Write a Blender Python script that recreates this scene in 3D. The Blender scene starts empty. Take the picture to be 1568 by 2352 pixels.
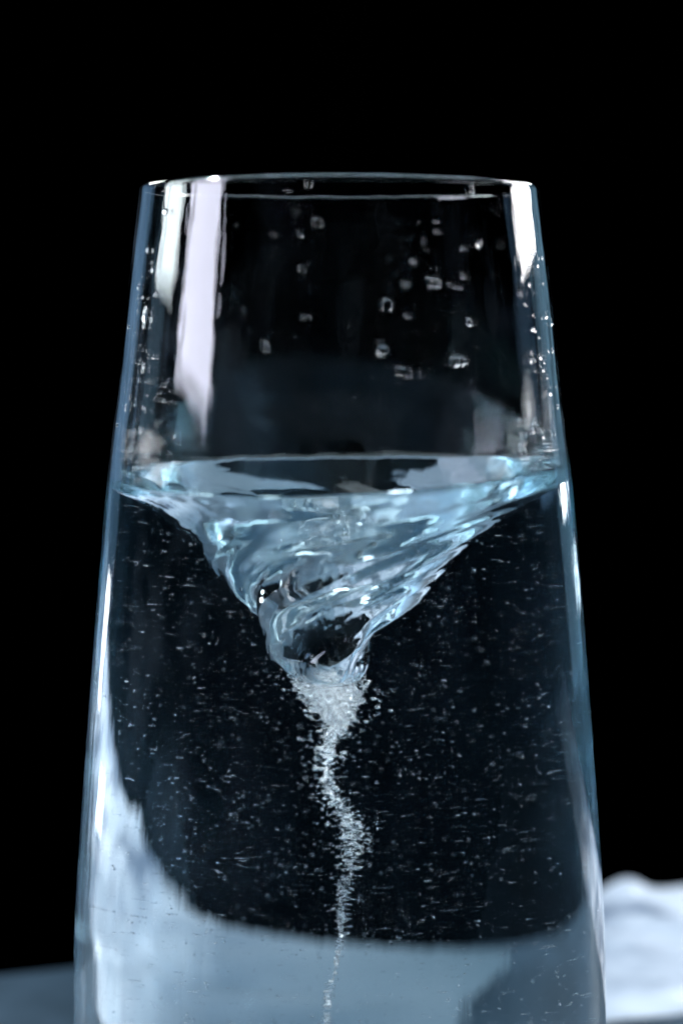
import bpy, bmesh, math, random
import numpy as np
from mathutils import Vector, Matrix
random.seed(7)
rng = np.random.default_rng(11)
S = bpy.context.scene
COL = S.collection

# ------------------------------------------------------------------ camera
PX = 1.0 / 13086.0            # metres per pixel of the photograph (1568 wide) at the glass axis
D = 0.336                     # camera to glass axis
FPX = 4397.0                  # focal length in the same pixels
HOR = 698.0                   # image row at the camera's own height
CAM_Z = 0.1544
TABLE_Z = -0.030
cd = bpy.data.cameras.new('camera')
cam = bpy.data.objects.new('camera', cd); COL.objects.link(cam)
cam.location = (0.0003, -D, CAM_Z)
cam.rotation_euler = (math.pi / 2, 0, 0)
cd.sensor_fit = 'HORIZONTAL'; cd.sensor_width = 36; cd.lens = FPX / 1568 * 36
cd.shift_y = -(1176 - HOR) / 1568          # falling front of a view lens keeps the glass upright
cd.clip_start = 0.02; cd.clip_end = 50
cd.dof.use_dof = True; cd.dof.focus_distance = D + 0.002; cd.dof.aperture_fstop = 13
S.camera = cam

# ------------------------------------------------------------------ world, exposure, engine
w = bpy.data.worlds.new('World'); S.world = w; w.use_nodes = True
bg = w.node_tree.nodes['Background']; bg.inputs[0].default_value = (0, 0, 0, 1); bg.inputs[1].default_value = 0.0
S.view_settings.view_transform = 'Standard'; S.view_settings.look = 'None'
S.view_settings.exposure = 0.3; S.view_settings.gamma = 1
S.render.engine = 'CYCLES'
cy = S.cycles
cy.max_bounces = 40; cy.transmission_bounces = 40; cy.glossy_bounces = 24; cy.diffuse_bounces = 4
cy.caustics_reflective = True; cy.caustics_refractive = True; cy.blur_glossy = 0.0
cy.sample_clamp_indirect = 12; cy.use_denoising = True
try:
    cy.denoiser = 'OPENIMAGEDENOISE'; cy.denoising_prefilter = 'ACCURATE'
except Exception: pass

# ------------------------------------------------------------------ lamps
def area(name, loc, target, sx, sy, power, color):
    L = bpy.data.lights.new(name, 'AREA'); L.shape = 'RECTANGLE'; L.size = sx; L.size_y = sy
    L.energy = power; L.color = color
    o = bpy.data.objects.new(name, L); COL.objects.link(o); o.location = loc
    o.rotation_euler = (Vector(target) - Vector(loc)).to_track_quat('-Z', 'Y').to_euler()
    return o
area('softbox_left_side', (-0.40, -0.092, 0.33), (0, -0.092, 0.33), 0.17, 0.30, 1.4, (0.80, 0.82, 1.0))
area('softbox_left_rear', (-0.40, 0.110, 0.345), (0, 0.110, 0.30), 0.14, 0.28, 0.9, (0.82, 0.95, 1.0))
area('softbox_right_rear', (0.34, 0.22, 0.325), (0, 0.02, 0.325), 0.15, 0.24, 1.6, (0.97, 0.97, 1.0))
L = area('added_lamp_over_cloth', (0.26, 0.25, 0.10), (0.24, 0.25, 0.0), 0.16, 0.16, 0.20, (1.0, 0.98, 1.0)).data; L.spread = math.radians(90)  # added unseen lamp that brightens the right part of the cloth
area('overhead_softbox', (0.0, 0.05, 0.85), (0.0, 0.05, 0.0), 1.4, 0.8, 7.5, (0.72, 0.90, 0.98))
area('blue_fill_left', (-0.34, 0.42, 0.16), (0, 0, 0.12), 0.20, 0.30, 0.05, (0.30, 0.60, 1.0))
area('blue_fill_right', (0.36, 0.40, 0.16), (0, 0, 0.12), 0.20, 0.30, 0.05, (0.35, 0.70, 1.0))
L = area('added_sparkle_spot', (-0.36, 0.10, 0.60), (0.0, 0.0, 0.07), 0.06, 0.06, 2.0, (0.95, 0.98, 1.0)).data  # added unseen spot that puts sparkle on droplets, bubbles and specks
L.spread = math.radians(18)
area('added_backlight_left', (-0.24, 0.42, 0.37), (0, 0, 0.12), 0.10, 0.10, 0.55, (0.93, 0.97, 1.0)).data.shape = 'DISK'  # added out of view so droplets and bubbles shine
area('added_backlight_right', (0.27, 0.44, 0.36), (0, 0, 0.12), 0.08, 0.08, 0.4, (0.93, 0.97, 1.0)).data.shape = 'DISK'  # added counterpart on the right, for the same shine
area('added_glint_lamp_low', (-0.30, 0.30, 0.045), (0, 0, 0.05), 0.035, 0.05, 0.05, (0.90, 0.95, 1.0))  # added unseen lamp for glints on the right edge of the glass
area('added_glint_lamp_lower', (-0.33, 0.22, -0.005), (0, 0, 0.05), 0.05, 0.02, 0.03, (0.75, 0.90, 1.0))  # second lamp added out of view for the edge glints

# ------------------------------------------------------------------ materials
def mat(name):
    m = bpy.data.materials.new(name); m.use_nodes = True
    nt = m.node_tree; nt.nodes.clear()
    out = nt.nodes.new('ShaderNodeOutputMaterial')
    return m, nt, out
def dielectric(name, ior, color=(1, 1, 1), rough=0.0, bump=None, film=None):
    """clear material; ior relative to what is outside the face"""
    m, nt, out = mat(name)
    g = nt.nodes.new('ShaderNodeBsdfGlass'); g.inputs['IOR'].default_value = ior
    g.inputs['Color'].default_value = (*color, 1); g.inputs['Roughness'].default_value = rough
    if bump:
        (sx, sy, sz), strength, dist = bump
        tc = nt.nodes.new('ShaderNodeTexCoord'); mp = nt.nodes.new('ShaderNodeMapping')
        mp.inputs['Scale'].default_value = (sx, sy, sz)
        n = nt.nodes.new('ShaderNodeTexNoise'); n.inputs['Scale'].default_value = 1; n.inputs['Detail'].default_value = 3
        b = nt.nodes.new('ShaderNodeBump'); b.inputs['Strength'].default_value = strength; b.inputs['Distance'].default_value = dist
        nt.links.new(tc.outputs['Object'], mp.inputs['Vector']); nt.links.new(mp.outputs[0], n.inputs['Vector'])
        nt.links.new(n.outputs['Fac'], b.inputs['Height']); nt.links.new(b.outputs[0], g.inputs['Normal'])
    sh = g.outputs[0]
    if film:   # dried smears and dust on the surface
        amount, (fx, fy, fz) = film
        tc = nt.nodes.new('ShaderNodeTexCoord'); mp = nt.nodes.new('ShaderNodeMapping'); mp.inputs['Scale'].default_value = (fx, fy, fz)
        n = nt.nodes.new('ShaderNodeTexNoise'); n.inputs['Scale'].default_value = 1; n.inputs['Detail'].default_value = 6
        r = nt.nodes.new('ShaderNodeMapRange'); r.inputs['From Min'].default_value = 0.5; r.inputs['From Max'].default_value = 0.75
        r.inputs['To Min'].default_value = 0; r.inputs['To Max'].default_value = amount
        d = nt.nodes.new('ShaderNodeBsdfDiffuse'); d.inputs['Color'].default_value = (0.45, 0.62, 0.85, 1)
        mx = nt.nodes.new('ShaderNodeMixShader')
        nt.links.new(tc.outputs['Object'], mp.inputs['Vector']); nt.links.new(mp.outputs[0], n.inputs['Vector'])
        nt.links.new(n.outputs['Fac'], r.inputs[0]); nt.links.new(r.outputs[0], mx.inputs[0])
        nt.links.new(g.outputs[0], mx.inputs[1]); nt.links.new(d.outputs[0], mx.inputs[2]); sh = mx.outputs[0]
    nt.links.new(sh, out.inputs['Surface'])
    return m
N_GLASS, N_WATER = 1.50, 1.333
M_glass = dielectric('clear_glass', N_GLASS, bump=((260, 260, 14), 0.2, 0.0004), film=(0.003, (110, 110, 38)))
M_wet = dielectric('water_against_glass', N_WATER / N_GLASS, color=(0.94, 0.985, 1.0))
M_surf = dielectric('water_surface', N_WATER)
M_bub = dielectric('air_in_water', 1 / N_WATER)
M_drop = dielectric('water_drop', N_WATER)

def ground_mat():
    m, nt, out = mat('dull_wet_tabletop')
    p = nt.nodes.new('ShaderNodeBsdfPrincipled')
    tc = nt.nodes.new('ShaderNodeTexCoord')
    n = nt.nodes.new('ShaderNodeTexNoise'); n.inputs['Scale'].default_value = 26; n.inputs['Detail'].default_value = 4
    cr = nt.nodes.new('ShaderNodeValToRGB')
    cr.color_ramp.elements[0].position = 0.35; cr.color_ramp.elements[0].color = (0.010, 0.026, 0.042, 1)
    cr.color_ramp.elements[1].position = 0.7; cr.color_ramp.elements[1].color = (0.038, 0.070, 0.105, 1)
    nt.links.new(tc.outputs['Object'], n.inputs['Vector']); nt.links.new(n.outputs['Fac'], cr.inputs[0])
    nt.links.new(cr.outputs[0], p.inputs['Base Color']); p.inputs['Roughness'].default_value = 0.45
    nt.links.new(p.outputs[0], out.inputs['Surface'])
    return m
def ice_mat():
    m, nt, out = mat('white_cloth')
    p = nt.nodes.new('ShaderNodeBsdfPrincipled')
    tc = nt.nodes.new('ShaderNodeTexCoord'); mp = nt.nodes.new('ShaderNodeMapping'); mp.inputs['Scale'].default_value = (25, 25, 90)
    n = nt.nodes.new('ShaderNodeTexNoise'); n.inputs['Scale'].default_value = 1; n.inputs['Detail'].default_value = 4
    cr = nt.nodes.new('ShaderNodeValToRGB')
    cr.color_ramp.elements[0].position = 0.35; cr.color_ramp.elements[0].color = (0.13, 0.17, 0.24, 1)  # dark bands painted in as the shade of folds
    cr.color_ramp.elements[1].position = 0.58; cr.color_ramp.elements[1].color = (0.50, 0.56, 0.65, 1)
    nt.links.new(tc.outputs['Object'], mp.inputs[0]); nt.links.new(mp.outputs[0], n.inputs['Vector'])
    nt.links.new(n.outputs['Fac'], cr.inputs[0])
    # light falloff painted in: the left end is darker and bluer, ragged soft border
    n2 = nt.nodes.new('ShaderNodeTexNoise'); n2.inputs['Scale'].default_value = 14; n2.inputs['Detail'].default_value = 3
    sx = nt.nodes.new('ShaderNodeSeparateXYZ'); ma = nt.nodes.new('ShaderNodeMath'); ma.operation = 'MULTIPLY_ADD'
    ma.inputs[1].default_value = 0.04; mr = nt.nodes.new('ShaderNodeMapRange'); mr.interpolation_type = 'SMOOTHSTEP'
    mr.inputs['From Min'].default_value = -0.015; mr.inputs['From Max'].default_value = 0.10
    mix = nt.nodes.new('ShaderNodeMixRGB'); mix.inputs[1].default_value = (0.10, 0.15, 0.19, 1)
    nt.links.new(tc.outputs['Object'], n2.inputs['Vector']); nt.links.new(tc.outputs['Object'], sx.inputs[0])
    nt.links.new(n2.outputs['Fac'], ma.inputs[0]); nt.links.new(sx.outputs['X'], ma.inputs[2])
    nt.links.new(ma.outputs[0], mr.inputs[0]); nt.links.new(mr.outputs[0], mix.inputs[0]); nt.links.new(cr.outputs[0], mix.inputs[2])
    nt.links.new(mix.outputs[0], p.inputs['Base Color'])
    p.inputs['Roughness'].default_value = 0.3
    nt.links.new(p.outputs[0], out.inputs['Surface'])
    return m
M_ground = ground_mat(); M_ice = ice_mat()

# ------------------------------------------------------------------ helpers
def mesh_obj(name, verts, faces, mats, smooth=True, parent=None, mat_idx=None):
    me = bpy.data.meshes.new(name)
    verts = np.asarray(verts, dtype=np.float32)
    if isinstance(faces, np.ndarray):
        nf, k = faces.shape
        me.vertices.add(len(verts)); me.vertices.foreach_set('co', verts.ravel())
        me.loops.add(nf * k); me.loops.foreach_set('vertex_index', faces.astype(np.int32).ravel())
        me.polygons.add(nf); me.polygons.foreach_set('loop_start', np.arange(nf, dtype=np.int32) * k)
        me.update(calc_edges=True); me.validate()
    else:
        me.from_pydata(verts.tolist(), [], faces)
    for m in (mats if isinstance(mats, list) else [mats]): me.materials.append(m)
    me.polygons.foreach_set('use_smooth', [smooth] * len(me.polygons))
    if mat_idx is not None: me.polygons.foreach_set('material_index', np.asarray(mat_idx, dtype=np.int32))
    o = bpy.data.objects.new(name, me); COL.objects.link(o)
    if parent: o.parent = parent
    return o
def tag(o, label=None, cat=None, group=None, kind=None):
    for k, v in (('label', label), ('category', cat), ('group', group), ('kind', kind)):
        if v: o[k] = v
    return o
_perm = rng.permutation(256); _perm = np.concatenate([_perm, _perm])
_grad = rng.normal(size=(256, 3)); _grad /= np.linalg.norm(_grad, axis=1)[:, None]
def perlin(x, y, z):
    xi, yi, zi = np.floor(x).astype(int), np.floor(y).astype(int), np.floor(z).astype(int)
    xf, yf, zf = x - xi, y - yi, z - zi
    u, v, t = (q * q * q * (q * (q * 6 - 15) + 10) for q in (xf, yf, zf))
    def g(dx, dy, dz):
        h = _perm[(_perm[(_perm[(xi + dx) & 255] + yi + dy) & 255] + zi + dz) & 255]
        G = _grad[h]; return G[..., 0] * (xf - dx) + G[..., 1] * (yf - dy) + G[..., 2] * (zf - dz)
    def L(a, b, q): return a + (b - a) * q
    return L(L(L(g(0,0,0), g(1,0,0), u), L(g(0,1,0), g(1,1,0), u), v), L(L(g(0,0,1), g(1,0,1), u), L(g(0,1,1), g(1,1,1), u), v), t) * 1.6
def smooth_interp(x, xp, fp):
    """monotone cubic"""
    xp = np.asarray(xp, float); fp = np.asarray(fp, float)
    h = np.diff(xp); d = np.diff(fp) / h
    m = np.zeros_like(fp); m[0], m[-1] = d[0], d[-1]
    for i in range(1, len(fp) - 1):
        if d[i-1] * d[i] > 0:
            w1, w2 = 2*h[i] + h[i-1], h[i] + 2*h[i-1]
            m[i] = (w1 + w2) / (w1 / d[i-1] + w2 / d[i])
    i = np.clip(np.searchsorted(xp, x) - 1, 0, len(h) - 1)
    t = (x - xp[i]) / h[i]
    return ((2*t**3 - 3*t**2 + 1) * fp[i] + (t**3 - 2*t**2 + t) * h[i] * m[i] + (-2*t**3 + 3*t**2) * fp[i+1] + (t**3 - t**2) * h[i] * m[i+1])

# ------------------------------------------------------------------ the glass profile (photograph pixels -> metres)
RIM_Z = 0.175
def z_of(y): return RIM_Z - (y - 428) * PX

prof_y = [428, 560, 750, 960, 1080, 1260, 1480, 1720, 1900, 2050, 2200, 2350, 2600, 2850, 3000, 3110]
prof_r = [458, 474, 495, 518, 532, 548, 566, 584, 597, 606, 611, 611, 600, 570, 535, 490]
def r_out(y):
    x = smooth_interp(np.asarray(y, float), prof_y, prof_r)
    return x * D / np.sqrt(FPX ** 2 + x ** 2)
def wall(y): return (0.00125 + 0.0012 * np.clip((np.asarray(y, float) - 428) / 2200, 0, 1)) 
Y_INNER_END = 2950
NT = 720
TH = np.linspace(0, 2 * math.pi, NT, endpoint=False)

# contact line of the water on the inner wall (photograph y, by angle; -90 deg is towards the camera)
def contact_y(th):
    c, s = np.cos(th), np.sin(th)
    base = 1068 - 15 * c + 20 * s * s + 5 * np.sin(2 * th + 0.6)
    rag = 3.0 * perlin(c * 3.1 + 5, s * 3.1, 0 * c) + 1.5 * perlin(c * 9 + 5, s * 9, 0 * c + 3)
    return base + rag

def grid_faces(n_rows, n_cols, flip=False, off=0):
    i = np.arange(n_rows - 1)[:, None]; j = np.arange(n_cols)[None, :]
    a = i * n_cols + j; b = i * n_cols + (j + 1) % n_cols; c = b + n_cols; d = a + n_cols
    f = np.stack([a, b, c, d] if not flip else [a, d, c, b], -1).reshape(-1, 4)
    return f + off

# ------------------------------------------------------------------ glass: outer wall, rim, dry inner wall
def build_glass():
    # outer bottom centre -> outer wall -> rim -> inner wall down to the contact line
    rows = []
    for r in (0.0005, 0.010, 0.022, 0.032): rows.append((np.full(NT, r), np.full(NT, TABLE_Z + 0.0015)))
    rows.append((np.full(NT, 0.0350), np.full(NT, TABLE_Z + 0.0002)))
    for y in list(np.linspace(3105, 440, 190)):
        rows.append((np.full(NT, float(r_out(y))), np.full(NT, z_of(y))))
    t = float(wall(428)) / 2; rc = float(r_out(436)) - t; zc = z_of(436)
    for a in np.linspace(0.2, math.pi - 0.2, 9):
        rows.append((np.full(NT, rc + t * math.cos(a)), np.full(NT, zc + t * 0.9 * math.sin(a))))
    cyv = contact_y(TH)
    for k in np.linspace(0, 1, 70):
        y = 444 + (cyv - 444) * k
        rows.append((r_out(y) - wall(y), z_of(y)))
    V = np.concatenate([np.stack([r * np.cos(TH), r * np.sin(TH), z], -1) for r, z in rows])
    F = grid_faces(len(rows), NT)
    return V, F
V, F = build_glass()
glass = bpy.data.objects.new('drinking_glass', None); COL.objects.link(glass)
glass_wall = mesh_obj('glass_wall', V, F, M_glass, parent=glass)
tag(glass, 'tall clear drinking glass tapering to the rim, with a whirlpool of water inside', 'glass')

# ------------------------------------------------------------------ water: swirling surface + wetted walls + bottom
f_rho = [1.0, 0.985, 0.96, 0.93, 0.86, 0.78, 0.68, 0.60, 0.52, 0.44, 0.36, 0.29, 0.225, 0.185, 0.168, 0.158, 0.150, 0.128, 0.085, 0.04, 0.004]
f_dep = [0, 6, 11, 18, 35, 53, 76, 99, 130, 172, 228, 286, 330, 358, 382, 405, 428, 452, 470, 478, 480]
def funnel():
    n = 520
    u = np.linspace(0, 1, n)
    # spread samples along the profile's arc length
    kk = np.linspace(0, 1, len(f_rho))
    uu = np.linspace(0, 1, 4000)
    rr, dd = smooth_interp(uu, kk, f_rho), smooth_interp(uu, kk, f_dep)
    arc = np.concatenate([[0], np.cumsum(np.hypot(np.diff(rr) * 520, np.diff(dd)))]); arc /= arc[-1]
    rho = np.interp(u, arc, rr); dep = np.interp(u, arc, dd)
    th, _ = np.meshgrid(TH, u); R = rho[:, None] + 0 * th; Dp = dep[:, None] + 0 * th
    edge = np.clip((1 - R) / 0.10, 0, 1); edge = edge * edge * (3 - 2 * edge)
    tip = np.clip(R / 0.10, 0, 1)
    psi = th + np.interp(Dp, [0, 150, 300, 510], [0, 1.2, 2.3, 3.7]) + 0.15 * perlin(np.cos(th) * 1.3, np.sin(th) * 1.3, Dp / 130.0)
    c, s = np.cos(psi), np.sin(psi)
    q = Dp / 520.0
    lobes = 0.6 * perlin(c * 0.9 + 3, s * 0.9, q * 1.6) + 0.55 * perlin(c * 1.5 + 9, s * 1.5, q * 2.2)
    mid = perlin(c * 2.2 + 1, s * 2.2, q * 3.2 + 5); mid = 0.7 * mid + 0.4 * (0.35 - np.abs(perlin(c * 2.8 + 20, s * 2.8, q * 3.5)))
    def ridge(p0, wd, d0, d1):
        a = (psi - p0 + math.pi) % (2 * math.pi) - math.pi
        return np.exp(-np.abs(a / wd) ** 1.6) * np.clip((Dp - d0) / 60, 0, 1) * np.clip((d1 - Dp) / 30, 0, 1)
    folds = 17 * ridge(1.9, 0.40, 190, 480) + 12 * ridge(-1.6, 0.5, 150, 470) - 13 * ridge(0.9, 0.45, 240, 470)
    fine = perlin(c * 6 + 1, s * 6, q * 16 + 2)
    amp = np.interp(Dp, [0, 30, 70, 140, 250, 400, 488], [0.02, 0.06, 0.3, 0.7, 0.95, 1.05, 0.7]) * edge * tip
    disp = amp * (34 * lobes * np.clip(R / 0.25, 0.45, 1) + 15 * mid * np.clip(R / 0.32, 0.4, 1) + 1.3 * fine) + folds * tip      # px, outwards from the axis and down
    base_slope = np.gradient(dep, rho * 520 + 1e-9 * u)[:, None]
    # normal of the profile pointing into the water
    dr = np.gradient(rho * 520); dz = np.gradient(-dep); L = np.hypot(dr, dz)
    nr, nz = (-dz / L)[:, None], (dr / L)[:, None]
    # profile runs inwards and down, water lies outside-below: normal = (+r, -z)
    nr, nz = np.abs(nr), -np.abs(nz)
    y0 = contact_y(TH)[None, :]
    y_lvl = 1078
    blend = 1 - edge
    yb = y_lvl + (y0 - y_lvl) * np.clip((R - 0.45) / 0.55, 0, 1) ** 1.5
    yy = yb + Dp - nz * disp
    rin = (r_out(yy) - wall(yy)) / PX
    rin0 = (r_out(yb) - wall(yb)) / PX
    rad = R * rin0 + nr * disp
    # drop the first row exactly on the wall
    rad[0] = rin[0]; 
    ox = np.interp(Dp, [0, 60, 170, 300, 420, 488], [0, -4, -18, -30, -32, -14])
    oy = np.interp(Dp, [0, 100, 300, 510], [0, 0, 6, 4])
    X = (ox + rad * np.cos(th)) * PX; Y = (oy + rad * np.sin(th)) * PX; Z = z_of(yy)
    return np.stack([X, Y, Z], -1)
FS = funnel(); n_f = FS.shape[0]
rows = [FS.reshape(-1, 3)]
Vw = rows[0]; Fw = grid_faces(n_f, NT, flip=False); idx = np.zeros(len(Fw), int)
# wetted wall from the contact line down, then the rounded inner bottom
cyv = contact_y(TH); side = []
ks = np.linspace(0, 1, 90)
for k in ks:
    y = cyv + (Y_INNER_END - cyv) * k
    r = r_out(y) - wall(y)
    side.append(np.stack([r * np.cos(TH), r * np.sin(TH), z_of(y)], -1))
r_end = float(r_out(Y_INNER_END) - wall(Y_INNER_END)); z_end = z_of(Y_INNER_END)
for a in np.linspace(0.1, math.pi / 2, 14):
    r = 0.001 + (r_end - 0.001) * math.cos(a) ** 0.6; z = z_end - 0.0075 * math.sin(a)
    side.append(np.stack([r * np.cos(TH), r * np.sin(TH), np.full(NT, z)], -1))
Vs = np.concatenate(side)
Fs = grid_faces(len(side), NT, flip=True, off=len(Vw))
Fs[:, :] = Fs
Va = np.concatenate([Vw, Vs]); Fa = np.concatenate([Fw, Fs])
water = mesh_obj('water', Va, Fa, [M_surf, M_wet], mat_idx=np.concatenate([idx, np.ones(len(Fs), int)]))
tag(water, 'clear swirling water in the glass, sucked down into a twisted funnel', 'water')

# ------------------------------------------------------------------ table
def table():
    nx, ny = 120, 60
    xs = np.linspace(-0.9, 0.9, nx); ys = np.linspace(-0.25, 0.220, ny)
    X, Y = np.meshgrid(xs, ys)
    Yb = Y + (Y + 0.25) / 0.47 * 0.33 * X      # far edge runs slightly away to the right
    top = np.stack([X, Yb, np.full_like(X, TABLE_Z)], -1).reshape(-1, 3)
    bot = top.copy(); bot[:, 2] = TABLE_Z - 0.03
    i = np.arange(ny - 1)[:, None]; j = np.arange(nx - 1)[None, :]
    a = (i * nx + j)
    f = np.stack([a, a + 1, a + nx + 1, a + nx], -1).reshape(-1, 4)
    off = len(top); fb = f[:, ::-1] + off
    sides = []
    def edge(l):
        for p, q in zip(l[:-1], l[1:]): sides.append([q, p, p + off, q + off])
    edge([k for k in range(nx)][::-1]); edge([(ny - 1) * nx + k for k in range(nx)])
    edge([k * nx for k in range(ny)]); edge([k * nx + nx - 1 for k in range(ny)][::-1])
    o = mesh_obj('tabletop', np.concatenate([top, bot]), np.concatenate([f, fb, np.array(sides)]), M_ground, smooth=False)
    tag(o, kind='structure')
table()

# ------------------------------------------------------------------ crumpled white cloth behind the glass
def cloth():
    nx, ny = 420, 110
    u = np.linspace(0, 1, nx); v = np.linspace(0, 1, ny); U, V = np.meshgrid(u, v)
    X = 0.010 - 0.060 * V + 0.012 * perlin(V * 5, U * 0, V * 0 + 2) * (1 - U) + 0.82 * U; Y = 0.140 + 0.08 * V + (0.06 + 0.20 * V) * U + 0.13 * U
    Y = np.minimum(Y, 0.214 + 0.33 * X)
    arch = np.sin(math.pi * np.clip(V, 0, 1)) ** 0.5 * np.clip(U / 0.10, 0, 1) * np.clip((1 - U) / 0.05, 0, 1) ** 0.5
    h = 0.0045 + 0.0015 * np.clip((X - 0.05) / 0.03, 0, 1) + 0.0015 * perlin(X * 14 + 3, Y * 22, 0 * X) + (0.005 * np.abs(perlin(X * 18, Y * 70 + X * 20, 0 * X + 4)) + 0.002 * perlin(X * 60, Y * 120, 0 * X)) * np.clip((0.85 - V) / 0.3, 0, 1) * np.clip((0.24 - X) / 0.1, 0.1, 1)
    h += 0.0045 * np.exp(-((X - 0.087) / 0.007) ** 2 - ((Y - 0.238) / 0.010) ** 2) + 0.008 * np.exp(-((X - 0.128) / 0.009) ** 2 - ((Y - 0.238) / 0.012) ** 2)
    Z = TABLE_Z + 0.0008 + arch * h
    Vv = np.stack([X, Y, Z], -1).reshape(-1, 3)
    i = np.arange(ny - 1)[:, None]; j = np.arange(nx - 1)[None, :]; a = i * nx + j
    f = np.stack([a, a + 1, a + nx + 1, a + nx], -1).reshape(-1, 4)
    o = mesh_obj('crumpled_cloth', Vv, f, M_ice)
    tag(o, 'crumpled white cloth lying out of focus on the table behind the glass', 'cloth')
cloth()

# ------------------------------------------------------------------ bubbles and specks in the water
LENS = 1.333
def ico(sub):
    bm = bmesh.new(); bmesh.ops.create_icosphere(bm, subdivisions=sub, radius=1)
    v = np.array([q.co[:] for q in bm.verts]); f = np.array([[q.index for q in p.verts] for p in bm.faces]); bm.free(); return v, f
ICO1, ICO2 = ico(1), ico(2)
def swarm(name, pts, rad, stretch, shape, m):
    """many little bubbles in one mesh; stretch lengthens each along its circling path"""
    v, f = shape; n, k = len(pts), len(v)
    rr = np.maximum(np.hypot(pts[:, 0], pts[:, 1]), 1e-5)
    t = np.stack([-pts[:, 1] / rr, pts[:, 0] / rr, 0 * rr], -1); o = np.stack([pts[:, 0] / rr, pts[:, 1] / rr, 0 * rr], -1)
    P = (v[None, :, 0:1] * t[:, None] * stretch[:, None, None] + v[None, :, 1:2] * o[:, None] + v[None, :, 2:3] * np.array([0, 0, 1])) * rad[:, None, None]
    P = (P + pts[:, None]).reshape(-1, 3)
    Fq = (f[None] + (np.arange(n) * k)[:, None, None]).reshape(-1, 3)
    return mesh_obj(name, P, Fq, m)
def inside(p):   # keep only points in the water: outside the funnel and inside the wall
    y = 428 + (RIM_Z - p[:, 2]) / PX
    dep = y - 1078
    rr = np.hypot(p[:, 0] + np.interp(dep, [0, 170, 300, 510], [0, 18, 30, 25]) * PX, p[:, 1])
    fr = np.interp(dep, f_dep, f_rho) * 520 * PX + 0.0018
    fr = np.where(dep > 500, 0, fr)
    return (rr > fr) & (np.hypot(p[:, 0], p[:, 1]) < r_out(y) - wall(y) - 0.0006) & (dep > 25)
# the wandering column of bubbles under the tip: (row, apparent x, apparent half width, share)
trail = np.array([[1545, 748, 90, 3.5], [1580, 765, 82, 5.0], [1615, 775, 62, 4.6], [1650, 772, 44, 2.6], [1700, 748, 36, 1.7], [1760, 745, 36, 1.5], [1810, 768, 42, 1.5], [1850, 800, 48, 1.6],
                  [1900, 808, 44, 1.3], [1950, 802, 36, 0.9], [2000, 790, 22, 0.45], [2060, 785, 15, 0.7], [2120, 786, 14, 0.7], [2180, 772, 12, 0.6], [2240, 752, 12, 0.7], [2352, 755, 18, 0.7], [2460, 750, 20, 0.5]])
def trail_points(n, spread):
    yk = np.linspace(1540, 2455, 2000); wk = np.interp(yk, trail[:, 0], trail[:, 3]); cdf = np.cumsum(wk); cdf /= cdf[-1]
    y = np.interp(rng.random(n), cdf, yk)
    cx = (np.interp(y, trail[:, 0], trail[:, 1]) - 780) / LENS; hw = np.interp(y, trail[:, 0], trail[:, 2]) / LENS
    loose = np.where(rng.random(n) < 0.25, 2.1, 0.85)
    x = cx + hw * spread * loose * rng.normal(size=n); yy = hw * spread * loose * rng.normal(size=n) * 0.8
    return np.stack([x * PX, yy * PX, z_of(y)], -1), y
pts, yr = trail_points(3000, 0.36)
rad = (0.95 + 1.9 * rng.random(len(pts)) ** 2.4) * PX * np.interp(yr, [1540, 1700, 2000, 2350], [1.25, 1.3, 1.0, 1.1])
big = np.argsort(-rad)[:300]
rest = np.setdiff1d(np.arange(len(pts)), big)
ones = np.ones(len(pts))
o = swarm('fine_bubbles', pts[rest], rad[rest], 0.85 + 0.3 * rng.random(len(rest)), ICO2, M_bub)
tag(o, 'dense column of fine air bubbles trailing down from the tip of the funnel', 'bubbles', kind='stuff')
bme = mesh_obj('air_bubble', ICO2[0], ICO2[1], M_bub).data
first = bpy.data.objects['air_bubble']
for n_, k in enumerate(big):
    o = first if n_ == 0 else first.copy()
    if n_: COL.objects.link(o)
    o.location = pts[k]; o.scale = (rad[k] * 1.35, rad[k] * 1.2, rad[k] * 1.15)
    tag(o, 'small round air bubble in the white bubble column below the funnel', 'bubble', 'larger air bubbles in the column below the funnel')
# foam clinging to the tip
n = 1100
y = 1524 + 126 * rng.beta(1.2, 1.8, n); a = rng.random(n) * 2 * math.pi
hw = np.interp(y, [1528, 1560, 1600, 1650], [84, 88, 60, 20]) / LENS; q = np.sqrt(rng.random(n))
pf = np.stack([((np.interp(y, [1528, 1650], [748, 775]) - 780) / LENS + hw * q * np.cos(a)) * PX, hw * q * np.sin(a) * PX, z_of(y)], -1)
dep = y - 1078; rr = np.hypot(pf[:, 0] + 24 * PX, pf[:, 1]); keep = rr > (np.interp(dep, f_dep, f_rho) * 520 * PX) * (dep < 490)
pf = pf[keep]
o = swarm('foam', pf, (1.6 + 3.4 * rng.random(len(pf)) ** 2.5) * PX, 1 + 0.4 * rng.random(len(pf)), ICO2, M_bub)
tag(o, 'white froth of tiny bubbles wrapped round the tip of the funnel', 'foam', kind='stuff')
# specks circling through the whole volume
n = 15000
y = 1090 + 1500 * rng.random(n); a = rng.random(n) * 2 * math.pi; q = np.sqrt(rng.random(n)) * 0.045
ps = np.stack([q * np.cos(a), q * np.sin(a), z_of(y)], -1); ps = ps[inside(ps)]
o = swarm('suspended_specks', ps, (0.48 + 2.0 * rng.random(len(ps)) ** 6) * PX, 0.75 + 0.35 * rng.random(len(ps)), ICO2, M_bub)
tag(o, 'countless tiny bubbles and specks streaking sideways through the dark water', 'specks', kind='stuff')

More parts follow.
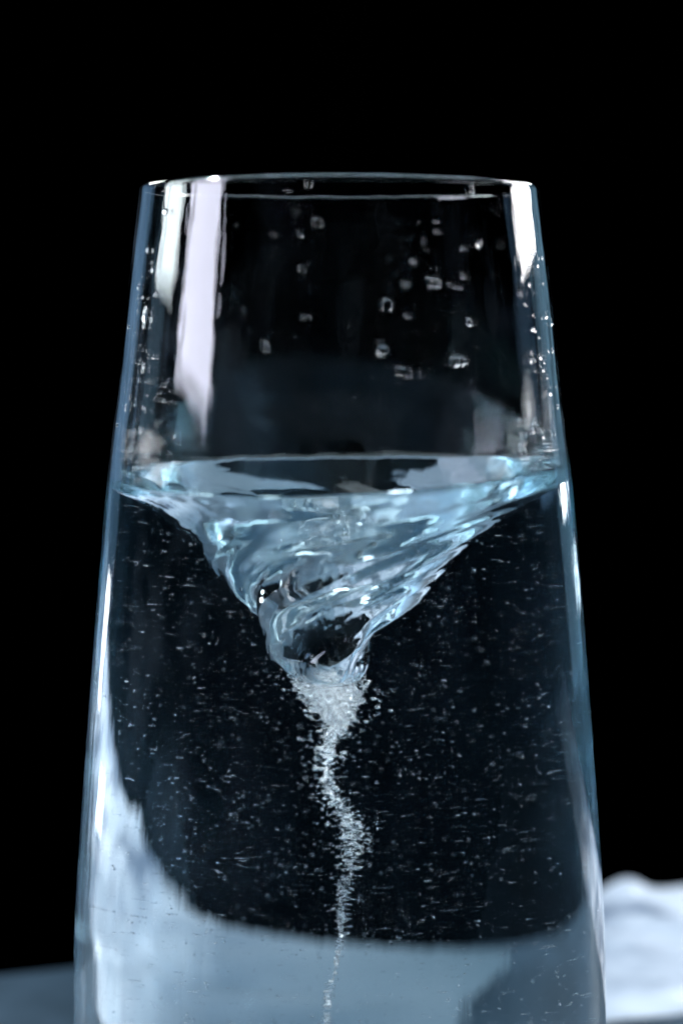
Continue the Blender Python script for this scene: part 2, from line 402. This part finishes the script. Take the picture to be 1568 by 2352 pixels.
# ------------------------------------------------------------------ water droplets on the dry glass
def drop_mesh(seed):
    v, f = ico(3); v = v.copy(); r = np.random.default_rng(seed); o = r.uniform(0, 40, 3)
    v *= (1 + 0.10 * perlin(v[:, 0] * 0.9 + o[0], v[:, 1] * 0.9 + o[1], v[:, 2] * 0.9 + o[2]))[:, None]
    v[:, 2] = np.where(v[:, 2] < 0, v[:, 2] * 0.06, v[:, 2])        # flat where it clings to the wall
    v[:, 1] -= 0.12 * v[:, 2]                                        # sags a little
    ob = mesh_obj('water_droplet', v, f, M_drop); me = ob.data; bpy.data.objects.remove(ob); return me
DM = [drop_mesh(k) for k in range(6)]
def drop(xp, yp, size, tall, side, label, group=None, turn=0.0, k=0, lift=0.45):
    """droplet at apparent column xp, row yp; side 'far' (inside of the far wall), 'near' (outside of the near wall)"""
    dx = (xp - 780) * PX
    r = float(r_out(yp)) - (float(wall(yp)) if side == 'far' else 0)
    z = z_of(yp)
    for _ in range(3):
        yy = math.sqrt(max(r * r - dx * dx, 1e-8)) * (1 if side == 'far' else -1)
        sc = (D + yy) / D
        dx = (xp - 780) * PX * sc; dx = max(-r * 0.999, min(r * 0.999, dx)); z = CAM_Z - (yp - HOR) * PX * sc
        y_at = 428 + (RIM_Z - z) / PX; r = float(r_out(y_at)) - (float(wall(y_at)) if side == 'far' else 0)
    yy = math.sqrt(max(r * r - dx * dx, 1e-8)) * (1 if side == 'far' else -1)
    out = Vector((dx, yy, r * 0.11)).normalized()
    nrm = -out if side == 'far' else out
    up = Vector((0, 0, 1)); up = (up - nrm * up.dot(nrm)).normalized(); rt = up.cross(nrm)
    c, s_ = math.cos(turn), math.sin(turn)
    rt, up = rt * c + up * s_, up * c - rt * s_
    o = bpy.data.objects.new('water_droplet', DM[k % 6]); COL.objects.link(o)
    s1 = size * PX
    M = Matrix((rt * s1, up * s1 * tall, nrm * s1 * lift)).transposed().to_4x4()
    M.translation = Vector((dx, yy, z)) + nrm * (s1 * lift * 0.06 + 2e-5)
    o.matrix_world = M
    return tag(o, label, 'droplet', group)
R_ = random.Random(5)
single = [
 (730, 515, 13, 1.3, 'far', 0.7, 'bright slanted droplet highest in the dark middle of the upper glass'),
 (687, 541, 10, 1.1, 'far', 0.0, 'round pale droplet just left below the highest bright one'),
 (692, 622, 11, 1.3, 'far', 1.0, 'small bright droplet midway down the middle of the dry glass'),
 (707, 425, 14, 1.1, 'far', 0.0, 'dim round droplet under the rim, left of centre'),
 (1085, 438, 12, 1.6, 'far', 0.6, 'slanted droplet touching the far rim at the upper right'),
 (660, 440, 8, 0.8, 'far', 0.0, 'flat dim droplet just under the rim, left of the dim round one'),
 (948, 603, 9, 1.1, 'far', 0.0, 'round grey droplet right of centre, above the slanted bright pair'),
 (994, 651, 13, 1.6, 'far', 0.6, 'slanted bright droplet right of centre, halfway down the dry glass'),
 (932, 657, 9, 1.1, 'far', 0.0, 'small dim droplet left of the slanted one right of centre'),
 (888, 703, 22, 1.0, 'far', 0.4, 'largest droplet, with a bright crescent, near the middle of the glass'),
 (938, 730, 8, 1.1, 'far', 0.0, 'tiny round droplet beside the large crescent droplet'),
 (702, 733, 9, 1.0, 'far', 0.0, 'round droplet alone left of centre below mid height'),
 (608, 801, 15, 1.3, 'far', 0.3, 'curved pale droplet at the left of the dark middle'),
 (878, 806, 13, 1.0, 'near', 1.0, 'brilliant white droplet below the crescent one'),
 (928, 858, 17, 1.5, 'far', 1.0, 'elongated brilliant droplet slanting down, lowest in the middle'),
 (1052, 832, 20, 1.0, 'far', 0.2, 'wide ring shaped droplet low on the right'),
 (1082, 742, 12, 1.2, 'far', 0.5, 'faint grey pair of droplets merged on the right of the glass'),
 (1100, 561, 8, 1.1, 'near', 0.0, 'small sharp bright droplet upper right'),
 (1066, 637, 8, 1.3, 'far', 0.2, 'narrow droplet right of the slanted bright one'),
 (627, 542, 6, 1.0, 'far', 0.0, 'tiny droplet left of the round pale one near the top'),
 (380, 484, 9, 1.0, 'near', 0.0, 'single droplet high on the left before the white reflection'),
 (334, 722, 9, 2.6, 'near', 0.0, 'long hanging teardrop near the left edge'),
]
for i, (x, y, sz, tall, sd, tn, lb) in enumerate(single): drop(x, y, sz * 0.85, tall, sd, lb, turn=tn, k=i, lift=0.75)
def cluster(n, xr, yr, szr, side, label, group, tall=(0.9, 1.4), pw=1.0):
    for i in range(n):
        y = yr[0] + (yr[1] - yr[0]) * R_.random() ** pw
        rr = float(smooth_interp(np.array([y]), prof_y, prof_r)[0]) / 460
        x = 780 + (xr[0] + (xr[1] - xr[0]) * R_.random()) * rr * 460
        drop(x, y, szr[0] + (szr[1] - szr[0]) * R_.random() ** 2, R_.uniform(*tall), side, label, group, R_.uniform(-0.3, 0.3), R_.randrange(6), 0.55)
cluster(40, (-0.985, -0.86), (560, 1010), (1.4, 4), 'near', 'tiny clear droplet sticking near the left edge of the dry glass', 'tiny droplets near the left edge', (1.0, 2.6))
cluster(34, (-0.93, -0.55), (740, 1040), (3, 6.5), 'far', 'soft round droplet on the lower left of the dry glass', 'blurred droplets lower left', (0.9, 1.2))
cluster(16, (-0.98, -0.70), (1000, 1058), (4, 9), 'far', 'bright droplet just above the waterline on the left', 'droplets above the left waterline', (0.7, 1.2))
cluster(46, (0.86, 0.985), (560, 1010), (1.4, 4.5), 'near', 'tiny clear droplet sticking near the right edge of the dry glass', 'tiny droplets near the right edge', (1.0, 2.6))
cluster(14, (0.80, 0.93), (960, 1040), (6, 15), 'far', 'splashed droplet just above the waterline on the right', 'splash above the right waterline', (0.9, 1.8))
cluster(24, (0.1, 0.82), (470, 900), (2.5, 6), 'far', 'faint little droplet on the right half of the dry glass', 'faint droplets on the right half', (0.9, 1.3))
cluster(16, (-0.55, 0.1), (470, 1000), (2.5, 5), 'far', 'faint little droplet on the dark middle of the dry glass', 'faint droplets in the middle', (0.9, 1.3))
